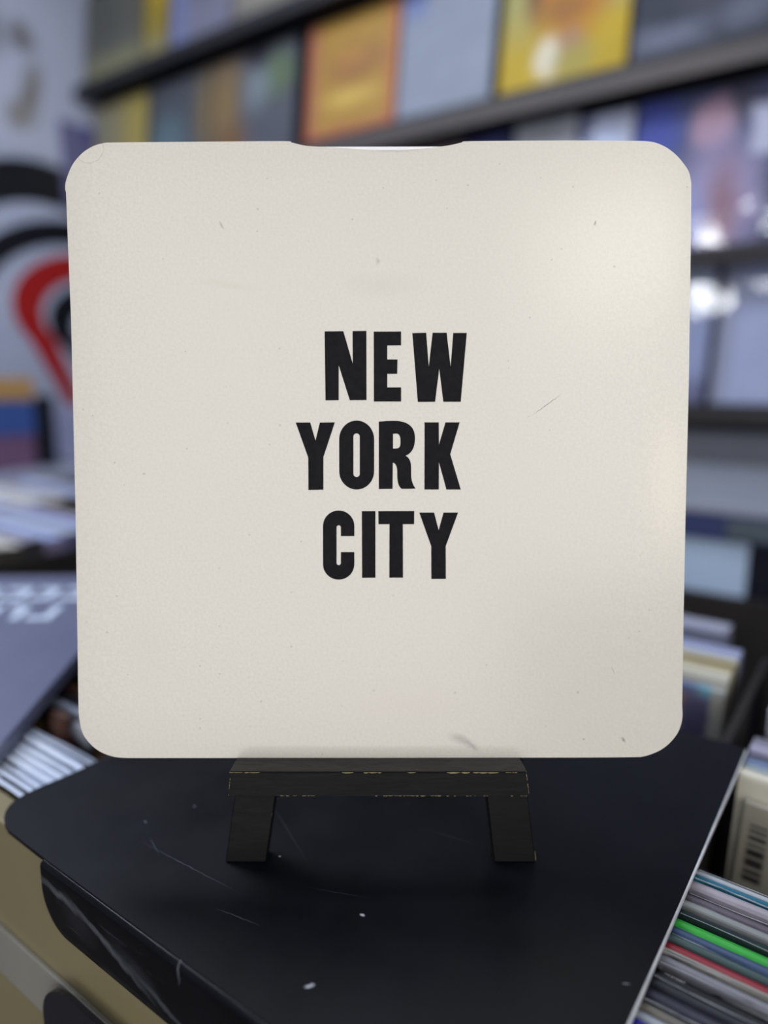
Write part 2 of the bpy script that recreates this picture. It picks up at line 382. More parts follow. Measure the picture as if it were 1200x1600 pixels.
def crop(o, sc): return lambda pts: [card_local(o[0] + x / sc, o[1] + y / sc) for x, y in pts]
A, B, C = crop((480, 500), 4.444), crop((450, 645), 4.138), crop((480, 785), 4.615)
def carc(cx, cy, rx, ry, a0, a1, n=12):   # picture arc, y down, 0 = right, 90 = down
    return [(cx + rx * math.cos(rad(a0 + (a1 - a0) * i / n)), cy + ry * math.sin(rad(a0 + (a1 - a0) * i / n))) for i in range(n + 1)]
def qb(p0, p1, p2, n=8): return [((1 - t) ** 2 * p0[0] + 2 * t * (1 - t) * p1[0] + t * t * p2[0], (1 - t) ** 2 * p0[1] + 2 * t * (1 - t) * p1[1] + t * t * p2[1]) for t in [i / n for i in range(n + 1)]]
letters = [
 ('N', A([(121, 79), (251, 78), (316, 302), (315, 77), (411, 76), (412, 556), (296, 557), (219, 315), (219, 557), (127, 558)]), []),
 ('E', A([(462, 81), (652, 80), (652, 176), (556, 177), (556, 274), (627, 274), (625, 374), (556, 374), (556, 468), (652, 468), (652, 566), (463, 566)]), []),
 ('W', A([(730, 91), (826, 89), (844, 325), (871, 89), (968, 89), (996, 325), (1014, 90), (1108, 90), (1066, 568), (945, 568), (917, 338), (888, 568), (768, 569)]), []),
 ('Y', B([(50, 63), (144, 63), (178, 180), (206, 63), (303, 62), (229, 286), (229, 497), (132, 499), (131, 290)]), []),
 ('O', B(carc(444, 170, 113, 120, 180, 360, 20) + carc(444, 378, 113, 118, 0, 180, 20)), [B(carc(443.5, 153, 20.5, 20, 180, 360, 10) + carc(443.5, 395, 20.5, 20, 0, 180, 10))]),
 ('R', B([(587, 57), (640, 53)] + qb((680, 52), (822, 50), (821, 165), 12) + qb((820, 185), (815, 255), (760, 278), 8) + qb((770, 283), (798, 305), (796, 365), 8) + qb((796, 400), (797, 455), (826, 490), 8) + [(780, 492), (735, 492)]
      + qb((728, 486), (708, 465), (706, 410), 6) + qb((706, 380), (706, 330), (678, 322), 6) + [(676, 492), (587, 493)]),
      [B([(679, 136), (697, 134)] + qb((706, 135), (727, 140), (727, 182), 8) + qb((727, 195), (727, 228), (704, 230), 8) + [(679, 231)])]),
 ('K', B([(883, 62), (975, 62), (976, 205), (1018, 62), (1110, 62), (1049, 268), (1117, 496), (1024, 496), (976, 320), (975, 496), (882, 496)]), []),
 ('C', C([(340, 243), (243, 243)] + carc(227.5, 180, 15.5, 15, 360, 180, 10) + carc(227.5, 437, 15.5, 15, 180, 0, 10) + [(243, 358), (340, 358)] + carc(227, 445, 113, 112, 0, 180, 20) + carc(227, 170, 113, 112, 180, 360, 20)), []),
 ('I', C([(394, 63), (492, 63), (492, 543), (396, 544)]), []),
 ('T', C([(513, 63), (772, 62), (771, 157), (690, 157), (691, 543), (592, 543), (593, 157), (514, 157)]), []),
 ('Y', C([(808, 73), (915, 73), (948, 200), (983, 73), (1088, 73), (999, 315), (1000, 551), (895, 552), (894, 315)]), [])]
for ch, pts, holes in letters:
    o = new_obj('printed_letter', prism(pts, -.00014, -.00004, holes), M_ink, card)
    o['label'] = 'bold black printed letter ' + ch

# ================================================================ the easel
M_ebony = NT('black_painted_wood')
g = M_ebony.noise(70, 5, .65, M_ebony.scaled((.6, 3, 4)), 1.2)
M_ebony.put(M_ebony.p.inputs['Base Color'], M_ebony.mix(M_ebony.rng(g, .35, .7), lin((8, 8, 9)), lin((17, 16, 16))))
M_ebony.put(M_ebony.p.inputs['Roughness'], M_ebony.rng(g, .3, .7, .55, .42)); M_ebony.p.inputs['Specular IOR Level'].default_value = .20
M_ebony.bump(g, .12, .0008); M_ebony = M_ebony.m
M_bare = mat('bare_wood', (150, 138, 104), .7, .2, (104, 94, 70), 300)
easel = empty('tabletop_easel', tuple((-BK * CARD_F) + Vector((0, 0, CARD_Z))), (-LEAN, 0, YAW))
tag(easel, 'small black wooden easel with worn edges holding up the cream sleeve', 'easel')
sL, cL = math.sin(LEAN), math.cos(LEAN)
LY0, LY1 = .0058, .0155           # front legs' faces
zf = lambda y: ((BZ - CARD_Z) + y * sL) / cL      # local height of the board's face
# ledge
x0, x1 = card_local(367.5, 1185)[0], card_local(818, 1185)[0]
lb = bmesh.new()
yF = -.0178
fx = [card_local(357.5, 1206, yF)[0], card_local(824, 1206, yF)[0], card_local(354.5, 1245, yF)[0], card_local(829, 1245, yF)[0]]
vs = [lb.verts.new(q) for q in ((fx[0], yF, 0), (fx[1], yF, 0), (fx[3], yF, -.0125), (fx[2], yF, -.0125), (fx[0], LY0, 0), (fx[1], LY0, 0), (fx[3], LY0, -.0125), (fx[2], LY0, -.0125))]
for q in ((0, 1, 2, 3), (4, 7, 6, 5), (0, 4, 5, 1), (3, 2, 6, 7), (0, 3, 7, 4), (1, 5, 6, 2)): lb.faces.new([vs[i] for i in q])
bmesh.ops.bevel(lb, geom=list(lb.edges), offset=.0007, segments=2, affect='EDGES')
ledge = new_obj('ledge', lb, M_ebony, easel)
# front legs, splayed, running up behind the sleeve
def leg(pxs, ztop, xtop):
    (ax, ay), (bx_, by), (cx, cy), (dx, dy) = pxs
    a, b, c_, d = (card_local(*q, LY0) for q in pxs)       # outer top, inner top, inner foot, outer foot
    def at(p0, p1, z): return p0[0] + (p1[0] - p0[0]) * (z - p0[1]) / (p1[1] - p0[1])
    bm = bmesh.new(); ring = []
    for y in (LY0, LY1):
        zz = zf(y) + .0003
        ring.append([bm.verts.new(q) for q in ((at(d, a, ztop), y, ztop), (at(c_, b, ztop), y, ztop), (at(c_, b, zz), y, zz), (at(d, a, zz), y, zz))])
    bm.faces.new(ring[0]); bm.faces.new(ring[1][::-1])
    for i in range(4): bm.faces.new((ring[0][i], ring[1][i], ring[1][(i + 1) % 4], ring[0][(i + 1) % 4]))
    bmesh.ops.bevel(bm, geom=list(bm.edges), offset=.0005, segments=1, affect='EDGES')
    return new_obj('front_leg', bm, M_ebony, easel)
leg(((366, 1247), (430, 1247), (413.5, 1361), (350, 1361)), .215, 0)
leg(((825, 1247), (761, 1247), (773, 1355), (838, 1355)), .215, 0)
new_obj('cross_bar', box(-.052, .052, LY1, LY1 + .008, .165, .190, bev=.0006), M_ebony, easel)
# rear prop, hinged at the cross bar, its foot on the board
df, dz = .47 - CARD_F, BZ - CARD_Z
fy, fz = df * cL - dz * sL, df * sL + dz * cL
bm = bmesh.new()
ty, tz = LY1 + .010, .185; dvy, dvz = ty - fy, tz - fz
ring = []
for (y, z) in ((ty, tz), (ty + .010, tz)): ring.append([bm.verts.new((x, y, z)) for x in (-.012, .012)])
ring2 = [[bm.verts.new((x, y, zf(y) + .0003)) for x in (-.012, .012)] for y in (fy, fy + .012)]
q = [ring[0][0], ring[0][1], ring[1][1], ring[1][0], ring2[0][0], ring2[0][1], ring2[1][1], ring2[1][0]]
for i in ((0, 1, 2, 3), (4, 7, 6, 5), (0, 4, 5, 1), (1, 5, 6, 2), (2, 6, 7, 3), (3, 7, 4, 0)): bm.faces.new([q[k] for k in i])
new_obj('rear_leg', bm, M_ebony, easel)
bm = bmesh.new(); add_box(bm, -.010, .010, LY1 + .006, LY1 + .0105, .17, .186); new_obj('hinge', bm, mat('dull_brass', (150, 128, 80), .4, .5, metallic=1), easel)
# worn edges: slivers of bare wood where the paint is gone
bm = bmesh.new(); rc = random.Random(3)
def chips(p0, p1, n, lmin, lmax, th):
    p0, p1 = Vector(p0), Vector(p1); d = p1 - p0; L = d.length; d.normalize(); t = 0
    while t < L:
        ln = rc.uniform(lmin, lmax)
        if rc.random() < n:
            a = p0 + d * t; b = p0 + d * min(L, t + ln); k = th * rc.uniform(.2, .65)
            up = Vector((0, .0, 1)) if abs(d.x) > .5 else Vector((1, 0, 0))
            off = Vector((0, -.00012, 0))
            vs = [bm.verts.new(q) for q in (a + off, a * .7 + b * .3 + off - up * k, a * .3 + b * .7 + off - up * k * .8, b + off, a * .5 + b * .5 + off + up * k * .25)]
            vb = [bm.verts.new(v.co + Vector((0, .0006, 0))) for v in vs]
            bm.faces.new(vs); bm.faces.new(vb[::-1])
            for i in range(5): bm.faces.new((vs[i], vb[i], vb[(i + 1) % 5], vs[(i + 1) % 5]))
        t += ln * rc.uniform(.8, 1.3)
def lx(px): return card_local(px, 1206, yF)[0]
e = .0004
chips((lx(358), yF, -e), (lx(462), yF, -e), .55, .001, .006, .00045)
chips((lx(534), yF, -e), (lx(596), yF, -e), .8, .002, .006, .0007)
chips((lx(625), yF, -e), (lx(664), yF, -e), .9, .001, .004, .0010)
chips((lx(698), yF, -e), (lx(790), yF, -e), .95, .003, .008, .0008)
chips((lx(790), yF, -e), (lx(822), yF, -e), .5, .001, .003, .0004)
chips((lx(437), yF, -.0120), (lx(492), yF, -.0120), .6, .001, .003, .0004)
chips((lx(586), yF, -.0120), (lx(690), yF, -.0120), .6, .0006, .003, .0005)
chips((lx(690), yF, -.0121), (lx(826), yF, -.0121), .35, .0006, .002, .0003)
chips((fx[1] - .0004, yF, -.001), (fx[3] - .0006, yF, -.012), .6, .0008, .0022, .0005)
chips((fx[0] + .0009, yF, -.001), (fx[2] + .0009, yF, -.012), .6, .0008, .0022, .0004)
chips((card_local(836, 1330, LY0)[0], LY0, card_local(836, 1330, LY0)[1]), (card_local(838, 1352, LY0)[0], LY0, card_local(838, 1352, LY0)[1]), .8, .001, .003, .0005)
chips((card_local(427, 1256, LY0)[0], LY0, card_local(427, 1256, LY0)[1]), (card_local(424, 1282, LY0)[0], LY0, card_local(424, 1282, LY0)[1]), .7, .001, .003, .0003)
o = new_obj('worn_edge_chips', bm, M_bare, easel); o['kind'] = 'stuff'; o['label'] = 'slivers of bare wood along the worn edges'

# ================================================================ records
M_pl = clear_plastic('clear_plastic_sleeve', .22, .14)
M_pl2 = clear_plastic('creased_clear_plastic', .20, .18, 40, .8)
SW = .312
def wavy_sheet(bm, x0, x1, y, z0, z1, amp, seed):
    r_ = random.Random(seed); ph = r_.uniform(0, 6); n = 14; vs = []
    for i in range(n + 1):
        x = x0 + (x1 - x0) * i / n; q = amp * math.sin(i * .9 + ph) + amp * .6 * math.sin(i * 2.3 + ph * 2)
        vs.append([bm.verts.new((x, y, z0)), bm.verts.new((x, y + q * .4, (z0 + z1) / 2)), bm.verts.new((x, y + q, z1 + q * .4))])
    for a, b in zip(vs, vs[1:]):
        for k in (0, 1): bm.faces.new((a[k], b[k], b[k + 1], a[k + 1]))
def spine_sleeve(t, spine, rim, body):
    """upright sleeve, x 0..SW, thickness about y=0, base z=0, rounded spine on top"""
    bm = bmesh.new(); h = SW; n = 6
    prof = [(-t / 2, 0)] + [(-t / 2, h - t * .45)] + [(-t / 2 * math.cos(rad(a)), h - t * .45 + t * .45 * math.sin(rad(a))) for a in (30, 60, 90, 120, 150)] + [(t / 2, h - t * .45), (t / 2, 0)]
    a = [bm.verts.new((0, y, z)) for y, z in prof]; b = [bm.verts.new((SW, y, z)) for y, z in prof]
    bm.faces.new(a); bm.faces.new(b[::-1])
    for i in range(len(prof)):
        f = bm.faces.new((a[i], b[i], b[(i + 1) % len(prof)], a[(i + 1) % len(prof)]))
        f.material_index = 1 if i in (5, 6) and rim is not None else 0
    return bm
REC_TOP = Z(-.263)
M_glint = mat('plastic_edge_glint', (176, 180, 188), .25, .6, (120, 124, 132), 120)  # whitish colour standing in for glints on plastic edges
def record(name, label, loc, t, spine, rim=None, yaw=0, lean=0, plastic=None, group=None, roll=0, body=None, cat='record sleeve', seed=0, glint_line=False):
    r_ = empty(name, loc, (lean, roll, yaw)); tag(r_, label, cat, group)
    ms = [spine if not isinstance(spine, tuple) else flat(spine)]
    if rim is not None: ms.append(flat(rim))
    new_obj('cover', spine_sleeve(t, None, rim, None), ms, r_)
    if plastic:
        bm = bmesh.new(); wavy_sheet(bm, .002, SW + .004, -t / 2 - .0006, .02, SW + .0014, .0005, seed); wavy_sheet(bm, .002, SW + .004, t / 2 + .0006, .02, SW + .0012, .0005, seed + 9)
        ps = new_obj('plastic_sleeve', bm, plastic, r_)
        if glint_line:                                       # pale line painting the light caught on the plastic's top edge
            bm = bmesh.new(); rs = random.Random(seed); yy = -t / 2 - .0006 if seed % 2 else t / 2 + .0004; pv = None
            for i in range(25):
                x = .001 + (SW + .002) * i / 24; q = .0005 * math.sin(i * .8 + seed) + rs.uniform(-.0001, .0001); hw = rs.uniform(.00012, .0004)
                nv = [bm.verts.new((x, yy + q + hw * a, SW - .0006 + hw * b_)) for a, b_ in ((-1, 0), (0, 1), (1, 0), (0, -1))]
                if pv:
                    for k in range(4): bm.faces.new((pv[k], nv[k], nv[(k + 1) % 4], pv[(k + 1) % 4]))
                pv = nv
            new_obj('top_edge_glint', bm, M_glint, ps)
    return r_
def spine_mat(name, c, c2, streak=.5, rough=.3):
    s = NT(name); g = s.noise(40, 4, .6, s.scaled((.12, 2, 2)))
    s.put(s.p.inputs['Base Color'], s.mix(s.math('MULTIPLY', s.rng(g, .4, .65), streak), lin(c), lin(c2)))
    s.p.inputs['Roughness'].default_value = rough; s.p.inputs['Specular IOR Level'].default_value = .18 if sum(c) < 240 else .35; s.bump(s.noise(30, 3, .6, s.scaled((.3, 1, 1))), .2, .003); return s.m
# the row right of the board, from far to near: (y far, y near, colour, second colour, rim colour, label)
RIGHT = [
 (.3730, .3695, (150, 158, 166), (190, 195, 200), None, 'transparent-sleeved grey record edge, farthest of the near row right of the board'),
 (.3694, .3662, (18, 98, 124), (30, 120, 146), None, 'thin teal record spine at the far end of the near row right of the board'),
 (.3660, .3578, (152, 150, 158), (176, 160, 172), (178, 176, 170), 'thick pale lavender grey record spine next to the thin teal one'),
 (.3576, .3530, (44, 42, 50), (70, 68, 78), None, 'dark grey record spine next to the pale lavender grey one'),
 (.3528, .3462, (96, 90, 100), (112, 102, 114), (170, 170, 166), 'mauve grey record spine with a light rim, right of the board'),
 (.3460, .3418, (146, 150, 152), (124, 132, 134), (186, 196, 182), 'grey record spine with a pale green rim, right of the board'),
 (.3416, .3382, (10, 13, 15), (24, 32, 35), None, 'black record spine with small white specks, above the bright green one'),
 (.3380, .3352, (30, 40, 46), (50, 60, 68), (190, 192, 196), 'dark slate record spine with a thin white line, touching the bright green one'),
 (.3350, .3270, (66, 186, 74), (46, 160, 62), None, 'bright green record spine in the row right of the board'),
 (.3268, .3205, (72, 92, 128), (50, 68, 100), (130, 150, 160), 'blue grey record spine next to the bright green one'),
 (.3203, .3158, (68, 92, 92), (50, 70, 74), (130, 146, 138), 'dull sea-green record spine between the blue grey and crimson ones'),
 (.3156, .3082, (150, 40, 54), (118, 26, 40), None, 'crimson record spine in the row right of the board'),
 (.3080, .3066, (176, 174, 166), (140, 138, 134), None, 'thin white record spine just in front of the crimson one'),
 (.3064, .3006, (112, 112, 122), (146, 148, 158), (150, 150, 140), 'silver grey record spine behind the lettered black one'),
 (.3004, .2950, (9, 9, 12), (26, 26, 32), None, 'black record spine with small white lettering at its board end'),
 (.2948, .2896, (16, 16, 20), (40, 40, 48), (168, 162, 146), 'black record spine with a cream line, in front of the lettered one'),
 (.2894, .2838, (30, 31, 38), (54, 56, 66), None, 'charcoal record spine behind the thick streaked one, right of the board'),
 (.2836, .2752, (26, 27, 35), (74, 76, 98), (110, 110, 112), 'thick charcoal record spine streaked with painted plastic glints, right of the board'),  # paler second colour paints the glints on the plastic
 (.2750, .2700, (112, 108, 98), (60, 62, 62), (182, 172, 148), 'cream edged record spine in front of the thick streaked charcoal one'),
 (.2698, .2640, (132, 138, 150), (190, 196, 204), None, 'pale silver record spine behind the royal blue one'),
 (.2638, .2606, (38, 38, 150), (46, 48, 176), (176, 172, 190), 'royal blue record spine near the front of the row right of the board'),
 (.2604, .2560, (112, 34, 32), (88, 26, 26), (190, 150, 120), 'dark red record spine in front of the royal blue one'),
 (.2558, .2510, (16, 18, 20), (40, 44, 46), None, 'dark grey record spine in front of the dark red one, at the lower frame edge'),
 (.2508, .2450, (120, 122, 120), (80, 84, 84), None, 'grey record spine, nearest of the row right of the board'),
]
M_white_txt = mat('white_print', (214, 214, 214), .5, .3)
for i, (ya, yb, c, c2, rim, lab) in enumerate(RIGHT):
    t = (ya - yb) * .97
    rx = record('record', lab, (-.0625, (ya + yb) / 2, RB), t, spine_mat('record_spine', c, c2, .7), rim, rad(-1.2), rad(random.uniform(-.15, .15)), M_pl2 if i in (0, 1, 2, 4, 6, 7, 9, 11, 13, 14, 15, 16, 17, 19, 21) else None,
                'records standing in the near row right of the board', seed=i, glint_line=True)
    rx.location.z += REC_TOP - (RB + SW) - random.uniform(0, .0022) - (.004 if i in (3, 6, 14) else 0)
    if i == 14:
        cu = bpy.data.curves.new('spine_text', 'FONT'); cu.body = 'OF FOREST'; cu.size = .0018; cu.extrude = .00005
        to = bpy.data.objects.new('spine_text', cu); COL.objects.link(to); bpy.context.view_layer.update()
        me = bpy.data.meshes.new_from_object(to.evaluated_get(bpy.context.evaluated_depsgraph_get())); bpy.data.objects.remove(to)
        me.materials.clear(); me.materials.append(M_white_txt)
        po = bpy.data.objects.new('spine_lettering', me); COL.objects.link(po); po.parent = rx; po.location = (.0034, -.0010, SW + .0001); po['label'] = 'small white lettering on the spine'
    if i == 6:
        bm = bmesh.new()
        for (px, ln) in ((.012, .0012), (.019, .003), (.030, .0012), (.036, .004)): add_box(bm, px, px + ln, -.0004, .0004, SW - .0001, SW + .0002)
        new_obj('white_specks', bm, M_white_txt, rx)
# second bunch in the right row: barcode sleeve leaning, tops behind it
M_cream = mat('cream_back_cover', (150, 146, 132), .35, .5, (140, 136, 124), 20, prints=[('r', .0100, zc, .0054, rz, (c0, c0 - 3, c0 - 5), .25) for zc, rz, c0 in ((.2975, .0010, 84), (.2940, .0012, 74), (.2895, .0016, 60), (.2850, .0010, 66), (.2800, .0024, 46), (.2735, .0028, 48), (.2675, .0014, 54), (.2630, .0020, 50))])
b1 = record('record', 'cream back cover with a barcode, facing forward in the gap right of the board', (-.0640, .4200, RB), .0042, M_cream, None, rad(-2), rad(-10), None, 'records beyond the gap right of the board', roll=rad(1.5))
b1.location.z = RB - .002
for i, (y, c, rim, t, lab, up) in enumerate([
  (.4330, (188, 184, 168), None, .0110, 'cream record edge directly behind the barcode sleeve', .012),
  (.4440, (132, 150, 158), None, .006, 'pale sea-grey record edge behind the cream ones, right of the board', .010),
  (.4525, (86, 104, 146), None, .0080, 'blue record edge behind the pale sea-grey one, right of the board', .010),
  (.4610, (70, 74, 92), None, .006, 'slate record edge behind the blue one, right of the board', .009),
  (.4695, (142, 140, 164), None, .0080, 'lavender record edge behind the slate one, right of the board', .012),
  (.4785, (120, 118, 138), None, .007, 'grey lavender record edge behind the lavender one, right of the board', .011),
  (.4870, (90, 88, 104), None, .007, 'dark mauve record edge, last of the bunch beyond the barcode sleeve', .010)]):
    q = record('record', lab, (-.0625, y, RB), t, spine_mat('record_spine', c, tuple(min(255, v + 16) for v in c), .6), rim, rad(-2), rad(-10), None, 'records beyond the gap right of the board')
    q.location.z = RB + up
for i, (y, c, lab, up, xo) in enumerate([
  (.590, (176, 180, 196), 'white-topped record edge at the frame\'s right side, in front of the cyan one', .016, .0),
  (.598, (96, 176, 192), 'cyan record edge at the right side of the frame', .022, .002),
  (.606, (196, 204, 214), 'pale blue-white record edge behind the cyan one', .026, .004),
  (.615, (150, 128, 120), 'brownish record edge behind the pale blue-white one', .030, .005),
  (.625, (170, 170, 200), 'lilac record edge, last of the far bunch at the right side', .036, .006)]):
    q = record('record', lab, (-.058 + xo, y, RB), .0074, spine_mat('record_spine', c, tuple(min(255, v + 20) for v in c), .6), None, rad(-3), 0, M_pl2 if i == 0 else None, 'far bunch of records at the right side', seed=40 + i)
    q.location.z = RB + up * .6

# bunch behind the board (middle row): colourful front cover, pale tops, brown-yellow side
M_front = mat('printed_front_cover', (120, 120, 146), .45, .4, (106, 106, 132), 25, prints=[('r', .26, .312, .06, .008, (96, 112, 150), .3), ('e', .300, .306, .010, .006, (110, 160, 180), .4), ('r', .291, .275, .009, .024, (88, 84, 116), .3), ('e', .268, .296, .012, .007, (176, 120, 84), .4), ('e', .266, .289, .010, .005, (160, 64, 56), .4), ('r', .262, .270, .016, .014, (176, 172, 184), .3), ('r', .308, .2, .007, .13, (170, 168, 160), .25)], wob=.012)
M_gold = mat('brown_gold_side', (124, 104, 34), .45, .4, (84, 62, 28), 12)
for i, (y, t, m, lab, up) in enumerate([
  (.5990, .006, M_front, 'record with a colourful printed cover, front of the bunch behind the board', -.006),
  (.6060, .007, (176, 174, 164), 'pale cream record behind the colourful printed cover', .001),
  (.6140, .008, (190, 186, 172), 'cream record, third of the bunch behind the board', .003),
  (.6230, .009, (166, 158, 124), 'straw coloured record in the middle of the bunch behind the board', .004),
  (.6330, .010, M_gold, 'brown-gold record in the bunch behind the board', .004),
  (.6430, .009, (178, 172, 144), 'yellowish record behind the brown-gold one', .005),
  (.6530, .009, (150, 160, 190), 'pale blue record near the back of the bunch behind the board', .007),
  (.6630, .009, (128, 134, 168), 'blue grey record, last of the bunch behind the board', .008)]):
    q = record('record', lab, (-.405, y, RB), t, m if not isinstance(m, tuple) else spine_mat('record_spine', m, tuple(v - 12 for v in m), .6), None, 0, rad(-2), None, 'bunch of records behind the black board')
    q.location.z = RB + up + .012
for i, (y, c, lab) in enumerate([(.775, (112, 116, 138), 'dim grey record edge in the bin before the white label'), (.786, (140, 142, 162), 'grey lavender record edge in the bin before the white label'), (.797, (120, 122, 142), 'slate grey record edge, farthest in the bin before the white label')]):
    q = record('record', lab, (-.437, y, RB), .010, spine_mat('record_spine', c, tuple(v + 14 for v in c), .6), None, 0, rad(-3), None, 'grey records before the white label')
    q.location.z = RB - .004

# the row left of the board: white sleeves in plastic
M_ws = mat('white_sleeve_paper', (222, 228, 240), .4, .4, (196, 208, 232), 18, .8)
rw = random.Random(11)
for i in range(8):
    y = .1900 + i * .0066
    q = record('record', 'white record sleeve in clear plastic in the row left of the black board', (-.7330, y, RB), .0060, M_ws, None, rad(.3), rad(-.6), M_pl, 'white sleeves left of the board', seed=60 + i)
    q.location.z = REC_TOP + .001 - SW - rw.uniform(0, .005)
M_dk = mat('dark_printed_cover', (24, 22, 26), .35, .5, (34, 30, 32), 20, prints=[('e', .178, .288, .011, .012, (170, 138, 84), .5), ('e', .212, .300, .012, .011, (196, 150, 136), .5), ('e', .226, .286, .009, .008, (140, 54, 56), .5), ('e', .246, .304, .014, .007, (196, 200, 214), .5), ('e', .275, .285, .012, .011, (116, 92, 58), .5), ('e', .292, .290, .016, .010, (134, 104, 96), .5), ('e', .300, .272, .014, .010, (100, 44, 48), .5), ('e', .228, .280, .012, .010, (80, 70, 64), .5)], wob=.02)
for i, (y, m, lab) in enumerate([(.262, M_dk, 'dark record cover with tan and pink blotches behind the white sleeves'), (.273, (150, 158, 176), 'pale grey record behind the blotched dark cover'), (.284, (40, 38, 42), 'near-black record third behind the white sleeves'),
                                 (.296, (92, 60, 56), 'dull red-brown record under the grey box'), (.308, (36, 34, 38), 'black record under the grey box, last in the left row')]):
    q = record('record', lab, (-.7330, y, RB), .007, m if not isinstance(m, tuple) else flat(m), None, 0, rad(-2.5), None, 'dark records behind the white sleeves')
    q.location.z = RB - .004

# the grey lettered box lying on the left row
gb = empty('boxed_set', (-.469, .207, Z(-.2585)))
gb.matrix_world = Matrix.Translation((-.470, .205, Z(-.2605))) @ Matrix.Rotation(rad(127.6), 4, 'Z') @ Matrix.Rotation(rad(-4.1), 4, 'Y')
tag(gb, 'slate grey box with white lettering lying askew on the records at left', 'box')
M_gb = mat('slate_grey_card', (98, 102, 128), .34, .5, (90, 94, 120), 10)
# local x along the side (away), y to the left
new_obj('lid', box(0, .330, 0, .320, .0068, .0125, bev=.001), M_gb, gb)
new_obj('tray', box(.001, .329, .001, .319, 0, .0064), mat('slate_grey_tray', (84, 88, 112), .4, .5), gb)
rg = random.Random(5); M_bp = mat('white_box_print', (196, 208, 228), .5, .3)
for (xr, ys, n, hgt) in ((.258, .045, 6, .034), (.208, .055, 7, .034), (.165, .150, 3, .020), (.115, .120, 3, .020)):
    y = ys
    for k in range(n):
        wd = hgt * rg.uniform(.55, .8); sk = hgt * .24; kind = rg.randrange(3)
        if kind == 0: pts = [(xr, y), (xr, y + wd), (xr + sk, y + wd), (xr + sk, y + sk), (xr + hgt, y + sk), (xr + hgt, y)]
        elif kind == 1: pts = [(xr, y), (xr, y + sk), (xr + hgt - sk, y + sk), (xr + hgt - sk, y + wd), (xr + hgt, y + wd), (xr + hgt, y)]
        else: pts = [(xr, y), (xr, y + wd), (xr + sk, y + wd), (xr + sk, y + sk), (xr + hgt - sk, y + sk), (xr + hgt - sk, y + wd), (xr + hgt, y + wd), (xr + hgt, y)]
        bm = bmesh.new(); f = bm.faces.new([bm.verts.new((px, py, .0125)) for px, py in pts])
        rr = bmesh.ops.extrude_face_region(bm, geom=[f]); bmesh.ops.translate(bm, verts=[g for g in rr['geom'] if isinstance(g, bmesh.types.BMVert)], vec=(0, 0, .0002))
        new_obj('printed_glyph', bm, M_bp, gb)
        y += wd + hgt * .2

# far left bin with pale record tops
lbn = empty('record_bin', (-1.45, .8, 0)); tag(lbn, 'low dark record bin at the far left below the painted panel', 'record bin')
def lpart(name, bm, m): o = new_obj(name, bm, m, lbn); o.location = (1.45, -.8, 0)
lpart('bin_floor', box(-1.80, -1.105, .42, 1.10, RB - .02, RB - .002), M_inner)
lpart('back_panel', box(-1.80, -1.105, 1.10, 1.115, .02, Z(-.36)), M_inner)
lpart('front_panel', box(-1.80, -1.105, .405, .42, .02, Z(-.42)), M_inner)
lpart('side_panel', box(-1.815, -1.80, .405, 1.115, .02, Z(-.36)), M_inner)
lpart('side_panel', box(-1.12, -1.105, .405, 1.115, .02, RB), M_inner)
pal = [((196, 204, 222), 'pale blue-grey'), ((150, 170, 222), 'light blue'), ((172, 188, 230), 'sky blue'), ((214, 210, 200), 'off-white'), ((220, 210, 182), 'cream'), ((166, 160, 178), 'pale lilac'), ((176, 180, 190), 'silver'), ((150, 150, 170), 'grey lilac')]
ends = [(78, 74, 60), (70, 66, 58), (58, 56, 58), (140, 130, 160), (92, 96, 130), (70, 84, 74), (128, 84, 70), (150, 74, 66), (82, 70, 70)]
nth = 'first second third fourth fifth sixth seventh eighth ninth tenth eleventh twelfth thirteenth fourteenth fifteenth sixteenth seventeenth eighteenth'.split()
for ci, (x, y0, n) in enumerate(((-1.10 - SW, .480, 14), (-1.43 - SW + .006, .600, 18))):
    for i in range(n):
        c, cn = pal[((i // 2) * 3 + ci * 2 + (i // 4)) % 8]
        r_ = empty('record', (x, y0 + i * .0182, RB))
        tag(r_, '%s record, %s from the front in the %s row of the far left bin' % (cn, nth[i], ('right', 'left')[ci]), 'record sleeve', 'pale record tops in the far left bin')
        bm = bmesh.new(); add_box(bm, 0, SW, -.0086, .0086, 0, SW + .003 * math.sin(i * 1.7), bev=.001)
        for f in bm.faces:
            if f.calc_center_median().z < SW - .006: f.material_index = 1
        new_obj('cover', bm, [flat(c), flat(ends[(i // 2 + ci * 4) % 9])], r_)

# ================================================================ wall display
M_ledge = mat('black_ledge_board', (22, 22, 27), .5, .4, (30, 30, 36), 12)
M_fascia = mat('grey_brown_fascia', (84, 77, 75), .5, .35, (74, 69, 69), 4)
M_fdark = mat('dark_brown_fascia', (58, 52, 50), .5, .35, (48, 44, 44), 4)
def ledge(zr, label, fh=.034, fm=None):
    z = Z(zr); e_ = empty('display_ledge', (-1.0, WALL_Y, z)); tag(e_, label, 'shelf', 'ledges on the back wall')
    new_obj('ledge_board', box(-1.68, 1.6, -.105, 0, -.030, .005), M_ledge, e_)
    new_obj('fascia', box(-1.68, 1.6, -.112, -.105, -.016 - fh, -.012), fm or M_fascia, e_)
ledge(1.050, 'topmost black ledge along the back wall, at the upper left', .022, M_ledge)
ledge(.655, 'second ledge from the top with a grey-brown front, below the yellow cover')
ledge(.257, 'third ledge from the top, below the cover with the pink figure', .014, M_fdark)
ledge(-.075, 'lowest ledge, under the two plain pale sleeves', .016, M_fdark)
